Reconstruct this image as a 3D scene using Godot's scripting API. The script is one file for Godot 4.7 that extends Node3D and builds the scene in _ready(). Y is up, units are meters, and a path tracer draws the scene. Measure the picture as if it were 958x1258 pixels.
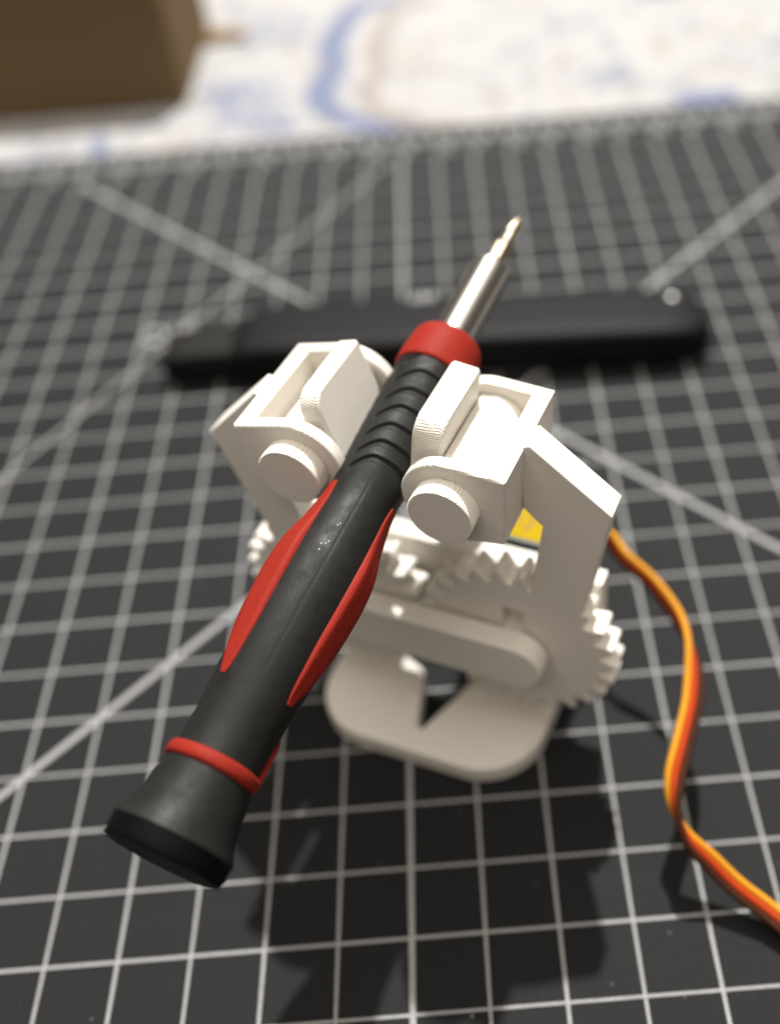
extends Node3D
# A 3D-printed servo gripper holding a precision screwdriver over a black cutting mat.
# Shapes are written in squares of the mat's half-inch grid; S turns them into metres.

const S := 0.0127

class Shape:
	var v := PackedVector3Array()
	var n := PackedVector3Array()
	var idx := PackedInt32Array()

	func vert(p: Vector3, nn: Vector3) -> int:
		v.append(p); n.append(nn)
		return v.size() - 1

	# a, b, c counter-clockwise seen from outside; written clockwise as Godot wants
	func tri(a: int, b: int, c: int) -> void:
		idx.append(a); idx.append(c); idx.append(b)

	func quad(a: int, b: int, c: int, d: int) -> void:
		tri(a, b, c); tri(a, c, d)

	func commit() -> ArrayMesh:
		var arr := []
		arr.resize(Mesh.ARRAY_MAX)
		var pv := PackedVector3Array()
		pv.resize(v.size())
		for i in v.size():
			pv[i] = v[i] * S
			n[i] = n[i].normalized()
		arr[Mesh.ARRAY_VERTEX] = pv
		arr[Mesh.ARRAY_NORMAL] = n
		arr[Mesh.ARRAY_INDEX] = idx
		var m := ArrayMesh.new()
		m.add_surface_from_arrays(Mesh.PRIMITIVE_TRIANGLES, arr)
		return m

	# smooth normals for the vertices from first on
	func smooth(first: int, from_index: int) -> void:
		for i in range(first, v.size()):
			n[i] = Vector3.ZERO
		for k in range(from_index, idx.size(), 3):
			var a := idx[k]; var b := idx[k + 2]; var c := idx[k + 1]
			var fn := (v[b] - v[a]).cross(v[c] - v[a])
			n[a] += fn; n[b] += fn; n[c] += fn

	# a patch of rows x columns points; wrap closes the columns; outward when (row step) x (column step) points out
	func patch(rows: Array, wrap: bool, flip := false) -> void:
		var first := v.size()
		var at := idx.size()
		var cols: int = rows[0].size()
		for r in rows:
			for p in r:
				vert(p, Vector3.ZERO)
		for i in rows.size() - 1:
			for j in (cols if wrap else cols - 1):
				var a := first + i * cols + j
				var b := first + (i + 1) * cols + j
				var c := first + (i + 1) * cols + (j + 1) % cols
				var d := first + i * cols + (j + 1) % cols
				if flip:
					quad(a, d, c, b)
				else:
					quad(a, b, c, d)
		smooth(first, at)

	func disc(ring: Array, normal: Vector3) -> void:
		var c := Vector3.ZERO
		for p in ring:
			c += p
		c /= ring.size()
		var o := vert(c, normal)
		var first := v.size()
		for p in ring:
			vert(p, normal)
		for j in ring.size():
			var a := first + j
			var b := first + (j + 1) % ring.size()
			if (v[a] - c).cross(v[b] - c).dot(normal) > 0.0:
				tri(o, a, b)
			else:
				tri(o, b, a)

	# a prism over a polygon in x, y from z0 to z1 with rounded rims; hole is an optional opening right through
	func extrude(outline: PackedVector2Array, z0: float, z1: float, bev: float, xf := Transform3D(), hole := PackedVector2Array(), smooth_deg := 40.0) -> void:
		var loops: Array = [_turned(outline, true)]
		if hole.size():
			loops.append(_turned(hole, false))
		var insets: Array = []
		for lp: PackedVector2Array in loops:
			var cnt := lp.size()
			var en: Array[Vector2] = []
			for i in cnt:
				var e: Vector2 = (lp[(i + 1) % cnt] - lp[i]).normalized()
				en.append(Vector2(e.y, -e.x))
			var inner := PackedVector2Array()
			for i in cnt:
				var m: Vector2 = en[(i + cnt - 1) % cnt] + en[i]
				m = m / maxf(0.35, m.length_squared() * 0.5)
				inner.append(lp[i] - m * bev)
			insets.append(inner)
			for i in cnt:
				var j := (i + 1) % cnt
				var na: Vector2 = en[i]
				var nb: Vector2 = en[i]
				if en[i].dot(en[(i + cnt - 1) % cnt]) > cos(deg_to_rad(smooth_deg)):
					na = (en[i] + en[(i + cnt - 1) % cnt]).normalized()
				if en[i].dot(en[j]) > cos(deg_to_rad(smooth_deg)):
					nb = (en[i] + en[j]).normalized()
				var za := [z0, z0 + bev, z1 - bev, z1]
				var ids := []
				for k in 4:
					var pa: Vector2 = inner[i] if k == 0 or k == 3 else lp[i]
					var pb: Vector2 = inner[j] if k == 0 or k == 3 else lp[j]
					var n3a := Vector3(na.x, na.y, 0)
					var n3b := Vector3(nb.x, nb.y, 0)
					if k == 0 or k == 3:
						var zz := Vector3(0, 0, -1.0 if k == 0 else 1.0)
						n3a = (n3a * 0.25 + zz).normalized(); n3b = (n3b * 0.25 + zz).normalized()
					ids.append(vert(xf * Vector3(pa.x, pa.y, za[k]), xf.basis * n3a))
					ids.append(vert(xf * Vector3(pb.x, pb.y, za[k]), xf.basis * n3b))
				for k in 3:
					quad(ids[k * 2], ids[k * 2 + 1], ids[k * 2 + 3], ids[k * 2 + 2])
		var cap: PackedVector2Array = insets[0]
		if hole.size():
			cap = _bridged(insets[0], insets[1])
		var t := Geometry2D.triangulate_polygon(cap)
		if t.is_empty():
			push_error("cap failed %d" % cap.size())
		for side in 2:
			var z: float = z1 if side else z0
			var nn := xf.basis * Vector3(0, 0, 1 if side else -1)
			var first := v.size()
			for p in cap:
				vert(xf * Vector3(p.x, p.y, z), nn)
			for k in range(0, t.size(), 3):
				var a := cap[t[k]]; var b := cap[t[k + 1]]; var c := cap[t[k + 2]]
				if ((b - a).cross(c - a) > 0.0) == (side == 1):
					tri(first + t[k], first + t[k + 1], first + t[k + 2])
				else:
					tri(first + t[k], first + t[k + 2], first + t[k + 1])

	func _turned(p: PackedVector2Array, ccw: bool) -> PackedVector2Array:
		var r := p.duplicate()
		if Geometry2D.is_polygon_clockwise(r) == ccw:
			r.reverse()
		return r

	func _bridged(o: PackedVector2Array, h: PackedVector2Array) -> PackedVector2Array:
		var bi := 0; var bj := 0; var best := 1e9
		for i in o.size():
			for j in h.size():
				var d := o[i].distance_squared_to(h[j])
				if d < best:
					best = d; bi = i; bj = j
		var r := PackedVector2Array()
		for k in o.size() + 1:
			var p := o[(bi + k) % o.size()]
			if k == o.size():
				p += (o[(bi + o.size() - 1) % o.size()] - p) * 1e-3
			r.append(p)
		for k in h.size() + 1:
			var p := h[(bj + k) % h.size()]
			if k == 0:
				p += (h[(bj + h.size() - 1) % h.size()] - p) * 1e-3
			r.append(p)
		return r

	# an axis-aligned block with rounded edges
	func block(lo: Vector3, hi: Vector3, bev := 0.02) -> void:
		extrude(PackedVector2Array([Vector2(lo.x, lo.y), Vector2(hi.x, lo.y), Vector2(hi.x, hi.y), Vector2(lo.x, hi.y)]), lo.z, hi.z, bev)

	# a solid turned round z: list of (z, radius)
	func turned(at: Vector2, prof: Array, seg := 64) -> void:
		var rows := []
		for q in prof:
			var ring := []
			for j in seg:
				var a := TAU * j / seg
				ring.append(Vector3(at.x + q.y * cos(a), at.y + q.y * sin(a), q.x))
			rows.append(ring)
		# split at sharp corners
		for i in rows.size() - 1:
			var b: Vector2 = prof[i + 1] - prof[i]
			if b.length() < 1e-5:
				continue
			var nn := Vector2(-b.y, b.x).normalized()  # (z, r)
			var first := v.size()
			for k in 2:
				for j in seg:
					var a := TAU * j / seg
					vert(rows[i + k][j], Vector3(cos(a) * nn.y, sin(a) * nn.y, nn.x))
			for j in seg:
				var jj := (j + 1) % seg
				quad(first + j, first + jj, first + seg + jj, first + seg + j)
		if prof[0].y > 1e-4:
			disc(rows[0], Vector3(0, 0, -1))
		if prof[-1].y > 1e-4:
			disc(rows[-1], Vector3(0, 0, 1))

	# a round wire along points
	func tube(pts: Array, r: float, seg := 12) -> void:
		var rows := []
		var side := Vector3.UP
		for i in pts.size():
			var t: Vector3 = (pts[mini(i + 1, pts.size() - 1)] - pts[maxi(i - 1, 0)]).normalized()
			side = (side - t * side.dot(t)).normalized()
			var up := t.cross(side)
			var ring := []
			for j in seg:
				var a := TAU * j / seg
				ring.append(pts[i] + (side * cos(a) + up * sin(a)) * r)
			rows.append(ring)
		patch(rows, true, true)
		disc(rows[0], (pts[0] - pts[1]).normalized())
		disc(rows[-1], (pts[-1] - pts[-2]).normalized())

	# a flat strip lying on the ground between two points, width w, at height y
	func strip(a: Vector2, b: Vector2, w: float, y: float) -> void:
		var e := (b - a).normalized()
		var s := Vector2(-e.y, e.x) * w * 0.5
		var f := v.size()
		for p in [a - s, b - s, b + s, a + s]:
			vert(Vector3(p.x, y, p.y), Vector3.UP)
		quad(f + 3, f + 2, f + 1, f)

var rng := RandomNumberGenerator.new()

func lin(r: float, g: float, b: float) -> Color:
	return Color(r, g, b).linear_to_srgb()

func mat(called: String, c: Color, rough: float, spec := 0.5) -> StandardMaterial3D:
	var m := StandardMaterial3D.new()
	m.resource_name = called
	m.albedo_color = c
	m.roughness = rough
	m.metallic_specular = spec
	return m

func relief(m: StandardMaterial3D, im: Image, per_metre: float, depth_cm: float, world := false) -> StandardMaterial3D:
	m.heightmap_enabled = true
	m.heightmap_texture = ImageTexture.create_from_image(im)
	m.heightmap_scale = depth_cm
	m.uv1_triplanar = true
	m.uv1_world_triplanar = world
	m.uv1_scale = Vector3.ONE * per_metre
	return m

func noise_image(size: int, freq: float, s: int, octaves := 3) -> Image:
	var f := FastNoiseLite.new()
	f.seed = s
	f.frequency = freq
	f.fractal_octaves = octaves
	var im := f.get_seamless_image(size, size)
	im.convert(Image.FORMAT_RGB8)
	return im

func obj(called: String, sh: Shape, m: Material, parent: Node3D) -> MeshInstance3D:
	var o := MeshInstance3D.new()
	o.name = called
	o.mesh = sh.commit()
	o.material_override = m
	parent.add_child(o, true)
	return o

func thing(called: String, label: String, category: String, at := Vector3.ZERO, basis := Basis()) -> Node3D:
	var o := Node3D.new()
	o.name = called
	o.transform = Transform3D(basis, at * S)
	o.set_meta("label", label)
	o.set_meta("category", category)
	add_child(o, true)
	return o

func arc(c: Vector2, r: float, a0: float, a1: float, steps: int) -> PackedVector2Array:
	var p := PackedVector2Array()
	for i in steps + 1:
		var a := deg_to_rad(lerpf(a0, a1, float(i) / steps))
		p.append(c + Vector2(cos(a), sin(a)) * r)
	return p

func rounded(poly: Array, radii: Array, steps := 8) -> PackedVector2Array:
	var out := PackedVector2Array()
	var cnt := poly.size()
	for i in cnt:
		var p: Vector2 = poly[i]
		var r: float = radii[i]
		if r <= 0.0:
			out.append(p)
			continue
		var a: Vector2 = (poly[(i + cnt - 1) % cnt] - p).normalized()
		var b: Vector2 = (poly[(i + 1) % cnt] - p).normalized()
		var half := acos(clampf(a.dot(b), -1, 1)) / 2.0
		var d := r / tan(half)
		var c := p + (a + b).normalized() * (r / sin(half))
		var pa := p + a * d - c
		var ang := pa.angle_to(p + b * d - c)
		for k in steps + 1:
			out.append(c + pa.rotated(ang * k / steps))
	return out

func curve(keys: Array, x: float) -> float:
	if x <= keys[0].x:
		return keys[0].y
	for i in keys.size() - 1:
		if x <= keys[i + 1].x:
			var a: Vector2 = keys[i]; var b: Vector2 = keys[i + 1]
			var ma: float = 0.0 if i == 0 else (b.y - keys[i - 1].y) / (b.x - keys[i - 1].x)
			var mb: float = 0.0 if i + 2 >= keys.size() else (keys[i + 2].y - a.y) / (keys[i + 2].x - a.x)
			var h := b.x - a.x
			var t := (x - a.x) / h
			return (2 * t * t * t - 3 * t * t + 1) * a.y + (t * t * t - 2 * t * t + t) * h * ma + (-2 * t * t * t + 3 * t * t) * b.y + (t * t * t - t * t) * h * mb
	return keys[-1].y

func _ready() -> void:
	rng.seed = 11
	# ---------- camera ----------
	var cam := Camera3D.new()
	cam.name = "camera"
	var right := Vector3(0.99644616, -0.06379294, 0.05500463)
	var down := Vector3(-0.0839999, -0.70412059, 0.70509447)
	var fwd := Vector3(-0.00625016, -0.70720906, -0.70697686)
	cam.transform = Transform3D(Basis(right, -down, -fwd).orthonormalized(), Vector3(3.45114785, 14.52576969, 8.22866339) * S)
	cam.projection = Camera3D.PROJECTION_FRUSTUM
	cam.keep_aspect = Camera3D.KEEP_HEIGHT
	var f := 1332.579
	cam.near = 0.01
	cam.far = 8.0
	cam.size = 2.0 * cam.near * 629.0 / f
	cam.frustum_offset = Vector2((479.0 - 584.028) / f, -(629.0 - 612.174) / f) * cam.near
	add_child(cam)
	cam.current = true
	# ---------- air and exposure ----------
	var env := Environment.new()
	env.background_mode = Environment.BG_COLOR
	env.background_color = lin(0.115, 0.101, 0.084)
	env.tonemap_mode = Environment.TONE_MAPPER_LINEAR
	env.tonemap_exposure = 1.0
	env.sdfgi_enabled = true
	env.ssao_enabled = true
	env.ssil_enabled = true
	var lens := CameraAttributesPhysical.new()
	lens.frustum_focal_length = 50.0
	lens.frustum_focus_distance = 12.2 * S
	lens.exposure_aperture = 50.0 / (0.43 * 12.7)
	lens.frustum_near = 0.01
	lens.frustum_far = 8.0
	var we := WorldEnvironment.new()
	we.name = "environment"
	we.environment = env
	we.camera_attributes = lens
	add_child(we)
	# ---------- lamps: the ceiling lamp beyond the table and the light its ceiling sends back ----------
	var key := OmniLight3D.new()
	key.name = "ceiling_lamp"
	var towards := Vector3(0.092, 0.861, -0.50).normalized()
	key.position = Vector3(3.3, 3.0, -0.5) * S + towards * 1.5
	key.light_energy = 4.3
	key.light_color = Color(1.0, 0.992, 0.972)
	key.light_size = 0.018
	key.omni_range = 6.0
	key.omni_attenuation = 2.0
	key.shadow_enabled = true
	add_child(key)
	var sky_of_room := AreaLight3D.new()
	sky_of_room.name = "ceiling_bounce"
	sky_of_room.area_size = Vector2(2.6, 2.6)
	sky_of_room.position = Vector3(0.0, 1.75, 0.35)
	sky_of_room.rotation_degrees = Vector3(-90, 0, 0)
	sky_of_room.light_energy = 4.2
	sky_of_room.light_color = Color(1.0, 0.962, 0.905)
	sky_of_room.area_range = 6.0
	sky_of_room.area_attenuation = 2.0
	sky_of_room.shadow_enabled = true
	add_child(sky_of_room)

	materials()
	build_ground()
	build_mat()
	build_box()
	build_pocket_tool()
	build_gripper()
	build_servo()
	build_screwdriver()

var M := {}

func materials() -> void:
	var stripes := Image.create_empty(16, 256, false, Image.FORMAT_RGB8)
	var amp := 1.0
	for y in 256:
		if y % 16 == 0:
			amp = rng.randf_range(0.55, 1.0)
		var h := (0.5 - 0.5 * cos(TAU * (y % 16) / 16.0)) * amp
		for x in 16:
			stripes.set_pixel(x, y, Color(h, h, h))
	M.pla = relief(mat("white_printed_plastic", lin(0.84, 0.80, 0.735), 0.42, 0.45), stripes, 200.0, 0.011)
	M.pla_flat = relief(mat("white_flat_printed_plastic", lin(0.84, 0.80, 0.735), 0.45, 0.45), stripes, 190.0, 0.006)
	M.rubber = relief(mat("black_rubber", lin(0.013, 0.013, 0.0127), 0.54, 0.33), noise_image(256, 0.3, 5), 60.0, 0.0045)
	M.rubber.roughness = 0.95
	var worn := noise_image(256, 0.02, 21, 5)
	worn.adjust_bcs(1.25, 0.32, 1.0)
	M.rubber.roughness_texture = ImageTexture.create_from_image(worn)
	M.rubber_cap = relief(mat("black_end_cap", lin(0.003, 0.003, 0.003), 0.5, 0.18), noise_image(256, 0.08, 6), 60.0, 0.006)
	M.red = relief(mat("red_plastic", lin(0.25, 0.020, 0.012), 0.58, 0.22), noise_image(256, 0.05, 7), 50.0, 0.004)
	M.chrome = mat("brushed_steel", lin(0.50, 0.475, 0.44), 0.30)
	M.chrome.metallic = 1.0
	M.bit = mat("bit_steel", lin(0.50, 0.42, 0.31), 0.36)
	M.bit.metallic = 1.0
	M.mat = relief(mat("mat_vinyl", lin(0.0090, 0.0094, 0.0106), 0.72, 0.33), noise_image(512, 0.16, 8), 30.0, 0.012, true)
	M.line = relief(mat("mat_print", lin(0.32, 0.323, 0.326), 0.42, 0.5), noise_image(512, 0.06, 9, 2), 60.0, 0.03, true)
	M.black = relief(mat("black_tool_plastic", lin(0.0075, 0.0075, 0.0082), 0.56, 0.27), noise_image(256, 0.1, 10), 60.0, 0.004)
	M.black_soft = mat("black_cap_plastic", lin(0.010, 0.0095, 0.009), 0.6, 0.3)
	M.grey_print = mat("grey_print", lin(0.30, 0.30, 0.31), 0.5)
	M.steel = mat("steel", lin(0.30, 0.30, 0.30), 0.35)
	M.steel.metallic = 1.0
	M.servo = mat("servo_plastic", lin(0.010, 0.026, 0.022), 0.35)
	M.yellow = mat("yellow_label", lin(0.40, 0.27, 0.004), 0.6, 0.15)
	M.ochre = mat("label_print", lin(0.22, 0.09, 0.008), 0.6)
	M.wire_orange = mat("orange_wire", lin(0.60, 0.26, 0.015), 0.55, 0.3)
	M.wire_red = mat("red_wire", lin(0.40, 0.045, 0.010), 0.6, 0.2)
	M.wire_brown = mat("brown_wire", lin(0.05, 0.017, 0.009), 0.6, 0.2)
	M.hole = mat("dark_screw", lin(0.05, 0.045, 0.04), 0.5)
	M.card = relief(mat("cardboard", lin(0.17, 0.115, 0.060), 0.85, 0.2), noise_image(256, 0.05, 12), 12.0, 0.02)
	M.fleck = mat("pale_fleck", lin(0.22, 0.22, 0.22), 0.6)
	M.dust = mat("dust", lin(0.16, 0.155, 0.15), 0.9, 0.1)

func build_ground() -> void:
	# the tablecloth: white cotton printed with pale blue scrolls
	var w := 1024
	var im := Image.create_empty(w, w, true, Image.FORMAT_RGB8)
	im.fill(lin(0.345, 0.340, 0.338))
	# print of (x, z) in squares; the picture covers x -22..32, z -64..-10
	var blue := lin(0.115, 0.140, 0.24)
	var scallop := [[Vector2(1.7, -32.2), Vector2(0.5, -32.0), Vector2(-0.1, -30.3), Vector2(-0.4, -28.3), Vector2(-0.1, -27.0), Vector2(-0.6, -25.6), Vector2(-0.45, -24.2), Vector2(0.2, -23.2), Vector2(1.2, -22.6), Vector2(2.4, -22.3)]]
	for line in scallop:
		stroke(im, line, 0.62, blue, 0.42)
		stroke(im, shifted(line, Vector2(1.5, 0.3)), 0.5, lin(0.24, 0.20, 0.18), 0.3)
	for q in [[Vector2(10.2, -22.2), Vector2(12.0, -22.35)], [Vector2(10.2, -22.6), Vector2(12.0, -22.8)], [Vector2(10.4, -30.6), Vector2(12.0, -30.9)], [Vector2(10.6, -31.2), Vector2(12.0, -31.4)], [Vector2(-7.2, -23.4), Vector2(-6.9, -21.9)]]:
		stroke(im, q, 0.4, blue, 0.5)
	var r2 := RandomNumberGenerator.new()
	r2.seed = 5
	# leafy clusters
	for c in [[Vector2(-2.9, -25.2), 1.4, 34, 0.55], [Vector2(-2.2, -23.2), 1.0, 20, 0.55], [Vector2(-2.6, -30.2), 1.8, 30, 0.5], [Vector2(8.6, -24.6), 0.9, 8, 0.5], [Vector2(7.6, -28.8), 1.0, 7, 0.35], [Vector2(14.0, -25.0), 1.3, 12, 0.4], [Vector2(-9.0, -22.8), 1.5, 12, 0.5], [Vector2(17.0, -30.0), 1.6, 14, 0.4], [Vector2(4.8, -27.0), 2.3, 16, 0.10], [Vector2(-12.0, -28.0), 2.0, 14, 0.5], [Vector2(6.0, -36.0), 2.0, 14, 0.5], [Vector2(-4.0, -37.0), 2.0, 14, 0.5], [Vector2(20.0, -38.0), 2.0, 14, 0.5]]:
		for k in c[2]:
			var p: Vector2 = c[0] + Vector2.from_angle(r2.randf() * TAU) * c[1] * sqrt(r2.randf())
			var a := r2.randf() * TAU
			var pts := []
			for j in 7:
				pts.append(p + Vector2.from_angle(a + j * 0.55) * (0.18 + 0.05 * j))
			stroke(im, pts, r2.randf_range(0.08, 0.2), lin(0.10, 0.12, 0.22), c[3])
	# dense pale scroll work all over the cotton
	for k in 1300:
		var p := Vector2(r2.randf_range(-21.0, 31.0), r2.randf_range(-60.0, -20.0))
		var a := r2.randf() * TAU
		var turn := r2.randf_range(-0.5, 0.5)
		var pts := []
		for j in 8:
			pts.append(p)
			p += Vector2.from_angle(a + turn * j) * 0.22
		stroke(im, pts, r2.randf_range(0.1, 0.26), lin(0.13, 0.145, 0.21) if k % 3 else lin(0.22, 0.17, 0.13), r2.randf_range(0.12, 0.42))
	im.generate_mipmaps()
	var m := mat("printed_cotton", Color(1, 1, 1), 0.85, 0.2)
	m.albedo_texture = ImageTexture.create_from_image(im)
	m.uv1_triplanar = true
	m.uv1_world_triplanar = true
	var per := 1.0 / (54.0 * S)
	m.uv1_scale = Vector3.ONE * per
	m.uv1_offset = Vector3(22.0 / 54.0, 0.0, 64.0 / 54.0)
	var nz := FastNoiseLite.new()
	nz.seed = 3
	nz.frequency = 0.09
	var sh := Shape.new()
	var rows := []
	for i in 91:
		var row := []
		for j in 91:
			var x := -34.0 + j * 0.9
			var z := 12.0 - i * 0.9
			row.append(Vector3(x, -0.30 + 0.03 * nz.get_noise_2d(x, z) * smoothstep(-18.0, -26.0, z), z))
		rows.append(row)
	sh.patch(rows, false, true)
	var o := obj("tablecloth", sh, m, self)
	o.set_meta("label", "white tablecloth printed with pale blue scrolls under the cutting mat")
	o.set_meta("category", "tablecloth")
	# the table under it
	var t := Shape.new()
	t.extrude(PackedVector2Array([Vector2(-40, -14), Vector2(50, -14), Vector2(50, 72), Vector2(-40, 72)]), -2.4, -0.36, 0.05, Transform3D(Basis(Vector3(1, 0, 0), Vector3(0, 0, -1), Vector3(0, 1, 0)), Vector3.ZERO))
	var tb := obj("table_top", t, mat("table_wood", lin(0.25, 0.15, 0.08), 0.5), self)
	tb.set_meta("kind", "structure")

func shifted(line: Array, d: Vector2) -> Array:
	return line.map(func(p): return p + d)

func stroke(im: Image, pts: Array, r: float, c: Color, strength: float) -> void:
	var per := 1024.0 / 54.0
	for i in pts.size() - 1:
		var a: Vector2 = pts[i]; var b: Vector2 = pts[i + 1]
		var steps := maxi(1, int(a.distance_to(b) * per / 2.0))
		for k in steps:
			var p := a.lerp(b, float(k) / steps)
			var q := Vector2((p.x + 22.0) * per, (p.y + 64.0) * per)
			var rr := r * per
			for y in range(int(q.y - rr), int(q.y + rr) + 2):
				for x in range(int(q.x - rr), int(q.x + rr) + 2):
					var d := Vector2(x + 0.5, y + 0.5).distance_to(q) / rr
					if d < 1.0:
						var g := (1.0 - d * d) * strength * 0.5
						var xx := posmod(x, 1024); var yy := posmod(y, 1024)
						im.set_pixel(xx, yy, im.get_pixel(xx, yy).lerp(c, g))

func build_mat() -> void:
	var t := thing("cutting_mat", "large black cutting mat printed with a white square grid", "cutting mat")
	var sh := Shape.new()
	var out := PackedVector2Array([Vector2(-19, -11), Vector2(24, -11), Vector2(24, 21.55), Vector2(-19, 21.55)])
	sh.extrude(out, -0.236, 0.0, 0.03, Transform3D(Basis(Vector3(1, 0, 0), Vector3(0, 0, -1), Vector3(0, 1, 0)), Vector3.ZERO))
	obj("mat_sheet", sh, M.mat, t)
	# the grid, each printed line a part of its own; x = column, z = -row
	for i in range(-17, 23):
		var g := Shape.new()
		var w := 0.050 if posmod(i, 2) == 0 else 0.045
		if i == 2:
			w = 0.08
		g.strip(Vector2(i, -20.0), Vector2(i, 9.5), w, 0.004)
		obj("grid_line", g, M.line, t)
	for j in range(-9, 21):
		var g := Shape.new()
		g.strip(Vector2(-17.5, -j), Vector2(22.5, -j), 0.042 if posmod(j, 2) else 0.047, 0.007)
		obj("grid_line", g, M.line, t)
	for e in [[Vector2(-15, 10), Vector2(15, -20)], [Vector2(22, 9), Vector2(-7, -20)]]:
		var g := Shape.new()
		g.strip(e[0], e[1], 0.115, 0.010)
		obj("diagonal_line", g, M.line, t)
	var g60 := Shape.new()
	g60.strip(Vector2(1.75, -19.8), Vector2(-14.2, 4.2), 0.06, 0.013)
	obj("diagonal_line", g60, M.line, t)
	# the ruler along the far edge: ticks and figures too small to read
	var ruler := Shape.new()
	ruler.strip(Vector2(-17.5, -21.25), Vector2(22.5, -21.25), 0.05, 0.007)
	ruler.strip(Vector2(-17.5, -20.62), Vector2(22.5, -20.62), 0.05, 0.007)
	for i in range(-17 * 8, 22 * 8):
		var x := i / 8.0
		var l := 0.63 if i % 8 == 0 else (0.52 if i % 4 == 0 else 0.3)
		ruler.strip(Vector2(x, -20.62), Vector2(x, -20.62 - l), 0.028 if i % 4 else 0.10, 0.004)
	var r := RandomNumberGenerator.new()
	r.seed = 2
	for i in range(-17, 22):
		for k in 2 + i % 2:
			var c := Vector2(i + 0.10 + 0.16 * k, -20.28)
			ruler.strip(c + Vector2(0, 0.18), c - Vector2(0.0, 0.18), 0.07, 0.004)
			ruler.strip(c + Vector2(-0.02, 0.11), c + Vector2(0.1, 0.11), 0.04, 0.0055)
	obj("ruler_scale", ruler, M.line, t)
	# dust lying about on the mat
	var du := Shape.new()
	for k in 260:
		var c := Vector2(r.randf_range(-9.0, 11.0), r.randf_range(-9.0, 4.5))
		var sz := 0.006 + 0.014 * pow(r.randf(), 3.0)
		var ring := []
		for q in 5:
			ring.append(Vector3(c.x, 0.016, c.y) + Vector3(cos(q * 1.257), 0, sin(q * 1.257)) * sz * r.randf_range(0.6, 1.4))
		du.disc(ring, Vector3.UP)
	obj("dust_specks", du, M.dust, t).set_meta("kind", "stuff")
	# the little printed angle mark by the slanting line
	var mk := Shape.new()
	for k in 20:
		var a := TAU * k / 20.0
		var b := TAU * (k + 1) / 20.0
		mk.strip(Vector2(-3.72, -12.4) + Vector2.from_angle(a) * 0.26, Vector2(-3.72, -12.4) + Vector2.from_angle(b) * 0.26, 0.12, 0.015)
	for k in 3:
		mk.strip(Vector2(-3.3 + 0.22 * k, -12.5 + 0.04 * k), Vector2(-3.3 + 0.22 * k, -12.8 + 0.04 * k), 0.08, 0.015)
	obj("angle_mark", mk, M.line, t)

func build_box() -> void:
	var t := thing("cardboard_box", "brown cardboard box standing on the tablecloth behind the mat", "box", Vector3(-4.75, -0.28, -25.1))
	var b := Shape.new()
	var w := 9.0; var d := 6.0; var h := 3.95; var k := 0.12
	b.block(Vector3(-w, 0, -k), Vector3(0, h, 0), 0.03)
	obj("front_panel", b, M.card, t)
	b = Shape.new()
	b.block(Vector3(-k, 0, -d), Vector3(0.002, h - 0.01, -k - 0.003), 0.03)
	obj("side_panel", b, M.card, t)
	b = Shape.new()
	b.block(Vector3(-w, 0, -d), Vector3(-w + k, h - 0.01, -k - 0.003), 0.03)
	obj("side_panel", b, M.card, t)
	b = Shape.new()
	b.block(Vector3(-w, 0, -d - k), Vector3(0, h, -d - 0.003), 0.03)
	obj("back_panel", b, M.card, t)
	b = Shape.new()
	b.block(Vector3(-w, h + 0.005, -d - k), Vector3(0.0, h + 0.12, 0.0), 0.03)
	obj("lid", b, M.card, t)
	b = Shape.new()
	b.extrude(rounded([Vector2(0.02, 5.6), Vector2(0.02, 4.4), Vector2(1.5, 4.7), Vector2(1.4, 5.3)], [0, 0, 0.2, 0.2]), 0.03, 0.16, 0.03, Transform3D(Basis(Vector3(1, 0, 0), Vector3(0, 0, -1), Vector3(0, 1, 0)), Vector3.ZERO))
	obj("flap", b, M.card, t)

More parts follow.
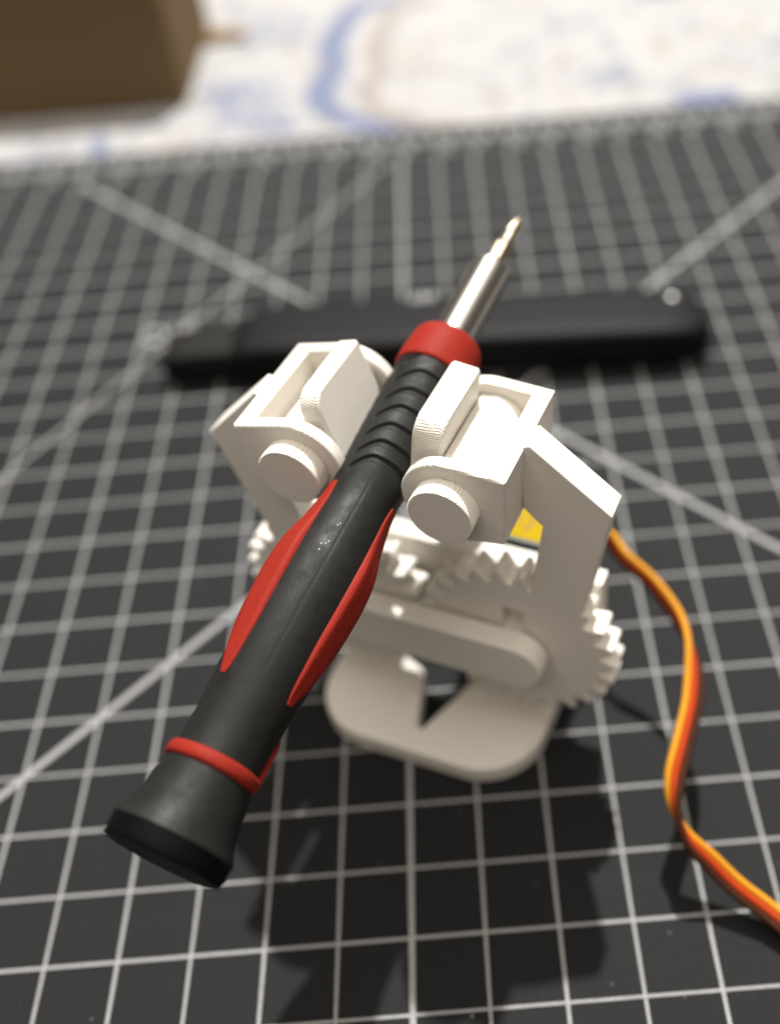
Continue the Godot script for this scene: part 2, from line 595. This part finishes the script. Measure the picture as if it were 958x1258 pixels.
func build_pocket_tool() -> void:
	var yaw := deg_to_rad(-3.4)
	var t := thing("pocket_tool", "long black plastic pocket tool with a rounded end lying behind the gripper", "tool", Vector3(3.4, 0.016, -10.75), Basis(Vector3.UP, yaw))
	var lay := Transform3D(Basis(Vector3(1, 0, 0), Vector3(0, 0, -1), Vector3(0, 1, 0)), Vector3.ZERO)
	# plan outlines: x along the tool, y away from the camera
	var b := Shape.new()
	var rows := []
	# x, near edge, far edge, height along the tool
	for q in [[-5.0, -0.50, 0.45, 0.62], [-4.97, -0.62, 0.62, 0.74], [-4.85, -0.70, 0.74, 0.84], [-4.5, -0.76, 0.90, 0.96], [-3.5, -0.80, 0.94, 1.0], [0.0, -0.82, 0.92, 1.02], [3.0, -0.82, 0.89, 1.0], [4.2, -0.80, 0.84, 0.96], [4.7, -0.72, 0.72, 0.90], [5.0, -0.55, 0.55, 0.80], [5.15, -0.34, 0.36, 0.66], [5.22, -0.12, 0.14, 0.50]]:
		rows.append(tool_ring(q))
	b.patch(rows, true)
	b.disc(rows[0], Vector3.LEFT)
	b.disc(rows[-1], Vector3.RIGHT)
	obj("handle", b, M.black, t)
	b = Shape.new()
	rows = []
	for q in [[-6.55, -0.50, 0.24, 0.50], [-6.52, -0.58, 0.32, 0.62], [-6.42, -0.62, 0.38, 0.72], [-6.0, -0.64, 0.48, 0.78], [-5.3, -0.62, 0.58, 0.80], [-4.98, -0.62, 0.60, 0.80]]:
		rows.append(tool_ring(q))
	b.patch(rows, true)
	b.disc(rows[0], Vector3.LEFT)
	b.disc(rows[-1], Vector3.RIGHT)
	obj("end_cap", b, M.black_soft, t)
	b = Shape.new()
	for k in 3:
		b.strip(Vector2(-1.15 + k * 0.2, -0.63), Vector2(-1.08 + k * 0.2, -0.83), 0.07, 1.024)
	b.strip(Vector2(-1.2, -0.62), Vector2(-0.65, -0.64), 0.05, 1.027)
	b.strip(Vector2(-1.1, -0.84), Vector2(-0.62, -0.86), 0.05, 1.027)
	obj("logo", b, M.grey_print, t)
	for p in [Vector2(4.42, 0.42), Vector2(4.72, -0.5)]:
		var r := Shape.new()
		rows = []
		for i in 7:
			var a := PI / 2 * i / 6.0
			var ring := []
			for j in 20:
				var u := TAU * j / 20
				ring.append(Vector3(p.x + 0.14 * cos(a) * cos(u), (0.90 if p.y > 0 else 0.76) + 0.08 * sin(a), -p.y + 0.14 * cos(a) * sin(u)))
			rows.append(ring)
		r.patch(rows, true, true)
		obj("rivet", r, M.steel, t)

func tool_ring(q: Array) -> Array:
	var ring := []
	for k in 64:
		var a := TAU * k / 64.0
		var c := signf(cos(a)) * pow(absf(cos(a)), 0.36)
		var d := signf(sin(a)) * pow(absf(sin(a)), 0.36)
		var mid: float = (q[1] + q[2]) / 2.0
		ring.append(Vector3(q[0], q[3] * (0.5 + 0.5 * d), -(mid + (q[2] - q[1]) / 2.0 * c)))
	return ring

const YAW := -25.0
const GRIP := Vector3(2.4613, 0.0, -1.6107)

func gear_outline(c: Vector2, phase: float) -> PackedVector2Array:
	var p := PackedVector2Array()
	var n := 26
	for k in n:
		var a := TAU * k / n + phase
		var step := TAU / n
		for q in [[-0.50, 1.235], [-0.36, 1.25], [-0.22, 1.355], [-0.13, 1.43], [-0.06, 1.455], [0.06, 1.455], [0.13, 1.43], [0.22, 1.355], [0.36, 1.25]]:
			p.append(c + Vector2.from_angle(a + step * q[0]) * q[1])
	return p

func merged(a: PackedVector2Array, b: PackedVector2Array) -> PackedVector2Array:
	var best := PackedVector2Array()
	for r in Geometry2D.merge_polygons(a, b):
		if not Geometry2D.is_polygon_clockwise(r) and r.size() > best.size():
			best = r
	return best

func hull_of(pts: PackedVector2Array) -> PackedVector2Array:
	var h := Geometry2D.convex_hull(pts)
	h.remove_at(h.size() - 1)
	return h

func build_gripper() -> void:
	var t := thing("robot_gripper", "white 3D-printed servo gripper with two geared arms standing on the mat", "gripper", GRIP, Basis(Vector3.UP, deg_to_rad(YAW)))
	var lay := Transform3D(Basis(Vector3(1, 0, 0), Vector3(0, 0, -1), Vector3(0, 1, 0)), Vector3.ZERO)
	# base plate with a pointed notch, lying on the mat (plan: x, and -z as y)
	var b := Shape.new()
	var outer := rounded([Vector2(-1.80, 1.9), Vector2(-1.80, -1.02), Vector2(1.82, -1.0), Vector2(1.82, 1.9)], [0.3, 0.95, 1.0, 0.3], 14)
	var notch := rounded([Vector2(-0.02, -0.66), Vector2(0.44, 0.55), Vector2(0.44, 1.0), Vector2(-0.80, 1.0), Vector2(-0.80, 0.60), Vector2(-0.36, 0.44)], [0.05, 0.1, 0.05, 0.05, 0.08, 0.35], 6)
	b.extrude(outer, 0.012, 0.36, 0.045, lay, notch)
	obj("base_plate", b, M.pla_flat, t)
	# servo bracket behind the gears: two legs and a cross block
	b = Shape.new()
	b.block(Vector3(-2.2, 1.35, -0.93), Vector3(2.45, 3.30, -0.62), 0.03)
	b.block(Vector3(-1.75, 0.30, -0.91), Vector3(-0.85, 1.40, -0.65), 0.03)
	b.block(Vector3(0.85, 0.30, -0.91), Vector3(1.75, 1.40, -0.65), 0.03)
	obj("servo_bracket", b, M.pla_flat, t)
	# the two geared arms
	for s in [1, -1]:
		var c := Vector2(1.405 * s, 2.365)
		var gear := gear_outline(c, deg_to_rad(1.5) if s > 0 else PI - deg_to_rad(1.5) + PI / 26.0)
		var arm: PackedVector2Array
		if s > 0:
			arm = PackedVector2Array([Vector2(1.45, 2.6), Vector2(2.30, 2.9), Vector2(2.39, 3.43), Vector2(2.73, 5.33), Vector2(1.73, 6.17), Vector2(1.60, 6.12), Vector2(1.62, 5.12), Vector2(1.86, 4.87), Vector2(1.69, 3.74)])
		else:
			arm = PackedVector2Array([Vector2(-1.45, 2.6), Vector2(-2.16, 2.9), Vector2(-2.26, 3.30), Vector2(-2.81, 5.17), Vector2(-1.92, 6.06), Vector2(-1.80, 6.02), Vector2(-1.72, 5.0), Vector2(-1.88, 4.75), Vector2(-1.68, 3.74)])
		if Geometry2D.is_polygon_clockwise(arm):
			arm.reverse()
		var outline := merged(gear, arm)
		var slot := rounded([c + Vector2(-0.16 * s, 0.25), c + Vector2(0.14 * s, 0.25), c + Vector2(0.14 * s, 0.72), c + Vector2(-0.16 * s, 0.72)], [0.03, 0.03, 0.03, 0.03], 3)
		var g := Shape.new()
		g.extrude(outline, -0.40, 0.0, 0.018, Transform3D(), slot, 32.0)
		g.block(Vector3(c.x - 0.22, c.y + 0.2, -0.42), Vector3(c.x + 0.22, c.y + 0.78, -0.22), 0.0)
		obj("geared_arm", g, M.pla_flat, t)
		# pivot screw end in the gear
		var p := Shape.new()
		p.turned(c, [Vector2(-0.62, 0.2), Vector2(0.10, 0.2)], 40)
		obj("gear_pivot", p, M.pla_flat, t)
	# the link bar in front of the gears
	b = Shape.new()
	var bar := PackedVector2Array()
	bar.append_array(arc(Vector2(1.50, 2.33), 0.42, -90, 90, 20))
	bar.append_array(arc(Vector2(-1.45, 2.33), 0.42, 90, 270, 20))
	b.extrude(bar, 0.06, 0.40, 0.03)
	obj("link_bar", b, M.pla_flat, t)
	var wisp := Shape.new()
	wisp.tube([Vector3(0.33, 5.70, 0.36), Vector3(0.40, 5.80, 0.44), Vector3(0.50, 5.90, 0.52), Vector3(0.63, 5.97, 0.585)], 0.006, 6)
	obj("plastic_wisp", wisp, M.pla_flat, t)
	# the two jaws
	jaw(t, Vector2(0.92, 5.56), 1, [Vector2(1.66, 6.11), Vector2(1.60, 5.07)], 0.06, -8.0)
	jaw(t, Vector2(-1.05, 5.62), -1, [Vector2(-1.87, 6.03), Vector2(-1.80, 5.0)], 0.0, 16.0)

func jaw(t: Node3D, pin: Vector2, s: int, wall: Array, _o: float, tilt: float) -> void:
	var plate := arc(pin, 0.60, 0, 360, 48)
	plate.append(wall[0]); plate.append(wall[1])
	plate = hull_of(plate)
	var f := Shape.new()
	f.extrude(plate, 0.42, 0.60, 0.025)
	f.extrude(plate, -1.12, -0.94, 0.025)
	var wt := Vector2(-0.22 * s, 0)
	var po := Vector2(0.002 * s, 0.002)
	f.extrude(PackedVector2Array([wall[0] + po, wall[1] + Vector2(po.x, -po.y), wall[1] + wt - Vector2(0, po.y), wall[0] + wt + Vector2(0, 0.025)]), -1.1, 0.58, 0.012)
	obj("jaw_frame", f, M.pla, t)
	# hub and pad turn together on the pin
	var xf := Transform3D(Basis(Vector3.BACK, deg_to_rad(tilt)), Vector3(pin.x, pin.y, 0))
	var p := Shape.new()
	var lay := xf * Transform3D(Basis(Vector3(0, 0, 1), Vector3(0, 1, 0), Vector3(-1, 0, 0)), Vector3.ZERO)
	var top := 0.85 if s > 0 else 0.79
	# pad outline in (z, y), extruded along -x
	var pad := rounded([Vector2(-0.90, -0.40), Vector2(0.36, -0.40), Vector2(0.34, top), Vector2(-0.88, top)], [0.05, 0.25, 0.28, 0.05], 8)
	if s < 0:
		p.extrude(pad, -0.46, -0.16, 0.04, lay)
	else:
		p.extrude(pad, 0.22, 0.60, 0.04, lay)
	var hub := PackedVector2Array()
	hub.append_array(arc(Vector2.ZERO, 0.46, -90, 90, 24) if s > 0 else arc(Vector2.ZERO, 0.46, 90, 270, 24))
	hub.append(Vector2(-0.2 * s, 0.40)); hub.append(Vector2(-0.2 * s, -0.40))
	p.extrude(hull_of(hub), -0.935, 0.41, 0.02, xf)
	obj("clamp_pad", p, M.pla, t)
	# pin with its round head
	var h := Shape.new()
	h.turned(pin, [Vector2(-1.30, 0.36), Vector2(-1.27, 0.40), Vector2(-1.14, 0.40)], 64)
	h.turned(pin, [Vector2(-1.16, 0.2), Vector2(0.62, 0.2)], 32)
	var head := PackedVector2Array()
	for k in 192:
		head.append(pin + Vector2.from_angle(TAU * k / 192.0) * (0.410 if k % 2 else 0.403))
	h.extrude(head, 0.60, 0.85, 0.012, Transform3D(), PackedVector2Array(), 4.0)
	obj("pivot_pin", h, M.pla, t)

func build_servo() -> void:
	var t := thing("servo_motor", "small dark servo motor with yellow label and three-wire cable behind the gripper", "servo", GRIP, Basis(Vector3.UP, deg_to_rad(YAW)))
	var b := Shape.new()
	b.block(Vector3(-0.25, 2.42, -2.85), Vector3(1.55, 3.38, -0.96), 0.04)
	b.block(Vector3(-0.62, 2.45, -1.62), Vector3(1.85, 3.30, -1.44), 0.03)
	obj("servo_case", b, M.servo, t)
	b = Shape.new()
	b.block(Vector3(-0.12, 3.382, -2.7), Vector3(1.47, 3.392, -1.02), 0.003)
	var lb := obj("servo_label", b, M.yellow, t)
	var pr := Shape.new()
	for k in 7:
		var x := 0.05 + 0.18 * k
		pr.strip(Vector2(x, -1.18 - 0.05 * (k % 3)), Vector2(x + 0.10, -1.34 + 0.06 * (k % 2)), 0.04, 3.3945)
		pr.strip(Vector2(x, -1.40), Vector2(x + 0.12, -1.42), 0.035, 3.3955)
		pr.strip(Vector2(x, -1.60), Vector2(x + 0.11, -1.61), 0.03, 3.3945)
	obj("label_print", pr, M.ochre, lb)
	# the cable, in world squares: path and the side of its orange wire
	var inv := t.transform.affine_inverse()
	var path := [Vector3(4.55, 2.6, -2.9), Vector3(5.24, 2.3, -3.01), Vector3(5.5, 2.15, -2.63), Vector3(5.87, 1.98, -2.22), Vector3(6.17, 1.82, -1.63), Vector3(6.26, 1.72, -1.01), Vector3(6.16, 1.63, -0.4), Vector3(5.94, 1.52, 0.17), Vector3(5.72, 1.36, 0.69), Vector3(5.67, 1.16, 1.06), Vector3(5.8, 0.92, 1.36), Vector3(6.07, 0.68, 1.58), Vector3(6.39, 0.46, 1.87), Vector3(6.88, 0.28, 2.28), Vector3(7.7, 0.18, 3.2), Vector3(9.2, 0.13, 4.0)]
	var cv := Curve3D.new()
	for i in path.size():
		var d: Vector3 = (path[mini(i + 1, path.size() - 1)] - path[maxi(i - 1, 0)]) / 6.0
		cv.add_point(path[i], -d, d)
	cv.bake_interval = 0.04
	var eye := Vector3(3.451, 14.526, 8.229)
	var total := cv.get_baked_length()
	# roll of the ribbon round its path: 0 = flat to the camera, orange on the left hand when looking along it
	var rolls := [Vector2(0.0, 60), Vector2(0.10, 48), Vector2(0.23, 50), Vector2(0.28, 85), Vector2(0.33, 150), Vector2(0.38, 180), Vector2(0.47, 190), Vector2(0.53, 260), Vector2(0.59, 330), Vector2(0.7, 345), Vector2(1.0, 350)]
	var wires := [[], [], []]
	var n := int(total / 0.07)
	for i in n + 1:
		var o := total * i / n
		var p := cv.sample_baked(o, true)
		var tg := (cv.sample_baked(minf(o + 0.05, total), true) - cv.sample_baked(maxf(o - 0.05, 0.0), true)).normalized()
		var vw := (eye - p).normalized()
		vw = (vw - tg * vw.dot(tg)).normalized()
		var lf := vw.cross(tg)
		var a := deg_to_rad(curve(rolls, float(i) / n))
		var sd := lf * cos(a) + vw * sin(a)
		for k in 3:
			wires[k].append(inv * ((p + sd * (1 - k) * 0.100) * S) / S)
	var mats := [M.wire_orange, M.wire_red, M.wire_brown]
	var cb := Node3D.new()
	cb.name = "servo_cable"
	t.add_child(cb, true)
	var names := ["orange_wire", "red_wire", "brown_wire"]
	for k in 3:
		var w := Shape.new()
		w.tube(wires[k], 0.052, 12)
		obj(names[k], w, mats[k], cb)

func build_screwdriver() -> void:
	var d := Vector3(0.4528, 0.1959, -0.8698).normalized()
	var fv := Vector3(0.3363, 0.866, 0.3701)
	fv = (fv - d * fv.dot(d)).normalized()
	var t := thing("screwdriver", "black and red precision screwdriver gripped between the gripper's two jaws", "screwdriver", Vector3(-0.04, 4.497, 2.92), Basis(d.cross(fv), d, fv))
	var body := [Vector2(0.93, 0.485), Vector2(1.15, 0.475), Vector2(1.4, 0.47), Vector2(1.9, 0.50), Vector2(2.4, 0.535), Vector2(2.9, 0.55), Vector2(3.4, 0.54), Vector2(4.0, 0.475), Vector2(4.45, 0.425), Vector2(4.9, 0.445), Vector2(5.4, 0.462), Vector2(6.0, 0.475), Vector2(6.7, 0.475)]
	var grooves := [4.91, 5.14, 5.40, 5.68, 5.96, 6.26, 6.59]
	var seg := 180
	var rows := []
	var s := 0.93
	while s <= 6.72:
		var ring := []
		for j in seg:
			var phi := TAU * j / seg
			var deg := fposmod(rad_to_deg(phi) + 180.0, 360.0) - 180.0
			var r := curve(body, s)
			for g in grooves:
				var dx: float = s - g + 0.20 * pow(clampf((-deg - 16.0) / 34.0, 0.0, 2.0), 1.5) + 0.05 * pow(clampf((deg - 20.0) / 40.0, 0.0, 2.0), 1.6)
				if absf(dx) < 0.07:
					var along := smoothstep(-56.0, -49.0, deg) * (1.0 - smoothstep(85.0, 100.0, deg))
					r -= (0.036 + 0.02 * smoothstep(20.0, 70.0, deg)) * along * (1.0 - smoothstep(0.012, 0.042, absf(dx))) - 0.010 * along * (1.0 - smoothstep(0.05, 0.069, absf(dx - 0.01)))
			r -= 0.004 * (1.0 - smoothstep(0.6, 2.2, absf(deg + 4.0))) * smoothstep(1.9, 2.1, s) * (1.0 - smoothstep(4.6, 4.75, s))
			# the flat side panel edges along the knurled neck
			if s > 4.6:
				r -= 0.012 * smoothstep(4.6, 4.8, s) * smoothstep(112.0, 122.0, absf(deg))
			ring.append(Vector3(r * sin(phi), s, r * cos(phi)))
		rows.append(ring)
		s += 0.016 if s > 4.7 else 0.06
	var b := Shape.new()
	b.patch(rows, true, true)
	obj("handle_grip", b, M.rubber, t)
	# flared butt
	rows = []
	for q in [Vector2(0.18, 0.655), Vector2(0.19, 0.672), Vector2(0.205, 0.676), Vector2(0.25, 0.655), Vector2(0.32, 0.618), Vector2(0.5, 0.565), Vector2(0.7, 0.53), Vector2(0.85, 0.505), Vector2(0.95, 0.488), Vector2(1.1, 0.475)]:
		rows.append(ring_of(q.x, q.y, 72))
	b = Shape.new()
	b.patch(rows, true, true)
	obj("flared_butt", b, M.rubber, t)
	rows = []
	for q in [Vector2(-0.03, 0.62), Vector2(-0.025, 0.64), Vector2(-0.005, 0.652), Vector2(0.08, 0.658), Vector2(0.185, 0.66)]:
		rows.append(ring_of(q.x, q.y, 72))
	b = Shape.new()
	b.patch(rows, true, true)
	b.disc(rows[0], Vector3.DOWN)
	obj("end_cap", b, M.rubber_cap, t)
	# red ring that runs up the side in a point
	rows = []
	for j in 96:
		var phi := TAU * j / 96
		var deg := fposmod(rad_to_deg(phi) + 180.0, 360.0) - 180.0
		var lift := (0.55 * smoothstep(72.0, 110.0, deg) - 0.55 * smoothstep(125.0, 175.0, deg))
		var row := []
		for q in [Vector2(-0.085, -0.01), Vector2(-0.07, 0.035), Vector2(-0.03, 0.05), Vector2(0.03, 0.05), Vector2(0.07, 0.035), Vector2(0.085, -0.01)]:
			var ss: float = 1.0 + lift + q.x
			var r: float = curve(body, ss) + q.y
			row.append(Vector3(r * sin(phi), ss, r * cos(phi)))
		rows.append(row)
	rows.append(rows[0])
	b = Shape.new()
	b.patch(rows, false)
	obj("red_ring", b, M.red, t)
	# raised red side strips
	for sg in [-1, 1]:
		rows = []
		var n := 60
		for i in n + 1:
			var ss := lerpf(1.86, 4.52, float(i) / n)
			var half := curve([Vector2(1.80, 3.0), Vector2(1.95, 9.0), Vector2(2.25, 19.0), Vector2(2.7, 27.0), Vector2(3.3, 30.0), Vector2(3.8, 26.0), Vector2(4.2, 20.0), Vector2(4.60, 12.0)], ss)
			var mid := curve([Vector2(1.80, 54.0), Vector2(2.3, 62.0), Vector2(3.0, 70.0), Vector2(3.8, 73.0), Vector2(4.60, 72.0)], ss)
			var up := curve([Vector2(1.80, 0.004), Vector2(2.2, 0.022), Vector2(2.8, 0.048), Vector2(3.5, 0.070), Vector2(3.72, 0.06), Vector2(4.0, 0.025), Vector2(4.60, 0.012)], ss)
			var row := []
			for k in 33:
				var u := -1.0 + k / 16.0
				var phi: float = deg_to_rad(mid + half * u - (5.0 if sg > 0 else 0.0)) * sg
				var r: float = curve(body, ss) + 0.008 - 0.03 * smoothstep(0.93, 1.0, absf(u)) + (up + 0.004) * (0.70 * smoothstep(-1.0, -0.75, u) + 0.30 * smoothstep(-0.30, 0.15, u)) * (1.0 - 0.8 * smoothstep(0.55, 1.0, u))
				row.append(Vector3(r * sin(phi), ss, r * cos(phi)))
			rows.append(row)
		b = Shape.new()
		b.patch(rows, false, sg > 0)
		# end faces are closed by the slope into the grip
		obj("red_strip", b, M.red, t)
	# red collar
	rows = []
	for q in [Vector2(6.52, 0.46), Vector2(6.52, 0.49), Vector2(6.535, 0.506), Vector2(6.58, 0.512), Vector2(6.72, 0.51), Vector2(6.95, 0.495), Vector2(7.05, 0.48), Vector2(7.11, 0.455), Vector2(7.14, 0.41), Vector2(7.145, 0.24)]:
		rows.append(ring_of(q.x, q.y, 72))
	b = Shape.new()
	b.patch(rows, true, true)
	obj("red_collar", b, M.red, t)
	# bit holder
	rows = []
	for q in [Vector2(7.0, 0.285), Vector2(7.8, 0.285), Vector2(8.52, 0.285), Vector2(8.56, 0.279), Vector2(8.59, 0.26), Vector2(8.60, 0.13), Vector2(8.3, 0.125)]:
		rows.append(ring_of(q.x, q.y, 72))
	b = Shape.new()
	b.patch(rows, true, true)
	obj("bit_holder", b, M.chrome, t)
	# hexagonal bit that narrows to a cross point
	b = Shape.new()
	rows = []
	for q in [Vector2(8.3, 0.128), Vector2(9.02, 0.128)]:
		rows.append(ring_of(q.x, q.y, 6))
	for j in 6:
		b.patch([[rows[0][j], rows[0][(j + 1) % 6]], [rows[1][j], rows[1][(j + 1) % 6]]], false, true)
	rows = [ring_of(9.02, 0.124, 24), ring_of(9.10, 0.105, 24), ring_of(9.24, 0.098, 24)]
	for q in [Vector2(9.32, 0.094), Vector2(9.42, 0.082), Vector2(9.54, 0.055), Vector2(9.6, 0.026)]:
		var ring := []
		for j in 24:
			var phi := TAU * j / 24
			var r: float = q.y * (0.72 + 0.28 * cos(4.0 * phi))
			ring.append(Vector3(r * sin(phi), q.x, r * cos(phi)))
		rows.append(ring)
	b.patch(rows, true, true)
	b.disc(rows[-1], Vector3.UP)
	obj("driver_bit", b, M.bit, t)
	# a few pale flecks stuck to the grip
	b = Shape.new()
	for q in [Vector2(3.62, -14), Vector2(3.66, -12), Vector2(3.52, -17), Vector2(3.9, -13), Vector2(3.93, -11), Vector2(3.6, -19)]:
		var phi: float = deg_to_rad(q.y)
		var r := curve(body, q.x) + 0.004
		var c := Vector3(r * sin(phi), q.x, r * cos(phi))
		var e := Vector3(cos(phi), 0, -sin(phi))
		var sz := rng.randf_range(0.006, 0.013)
		var ring := []
		for j in 6:
			var a := TAU * j / 6 + rng.randf()
			ring.append(c + (e * cos(a) + Vector3.UP * sin(a) * 1.6) * sz)
		b.disc(ring, Vector3(sin(phi), 0, cos(phi)))
	obj("pale_flecks", b, M.fleck, t)

func ring_of(s: float, r: float, seg: int) -> Array:
	var ring := []
	for j in seg:
		var phi := TAU * j / seg
		ring.append(Vector3(r * sin(phi), s, r * cos(phi)))
	return ring
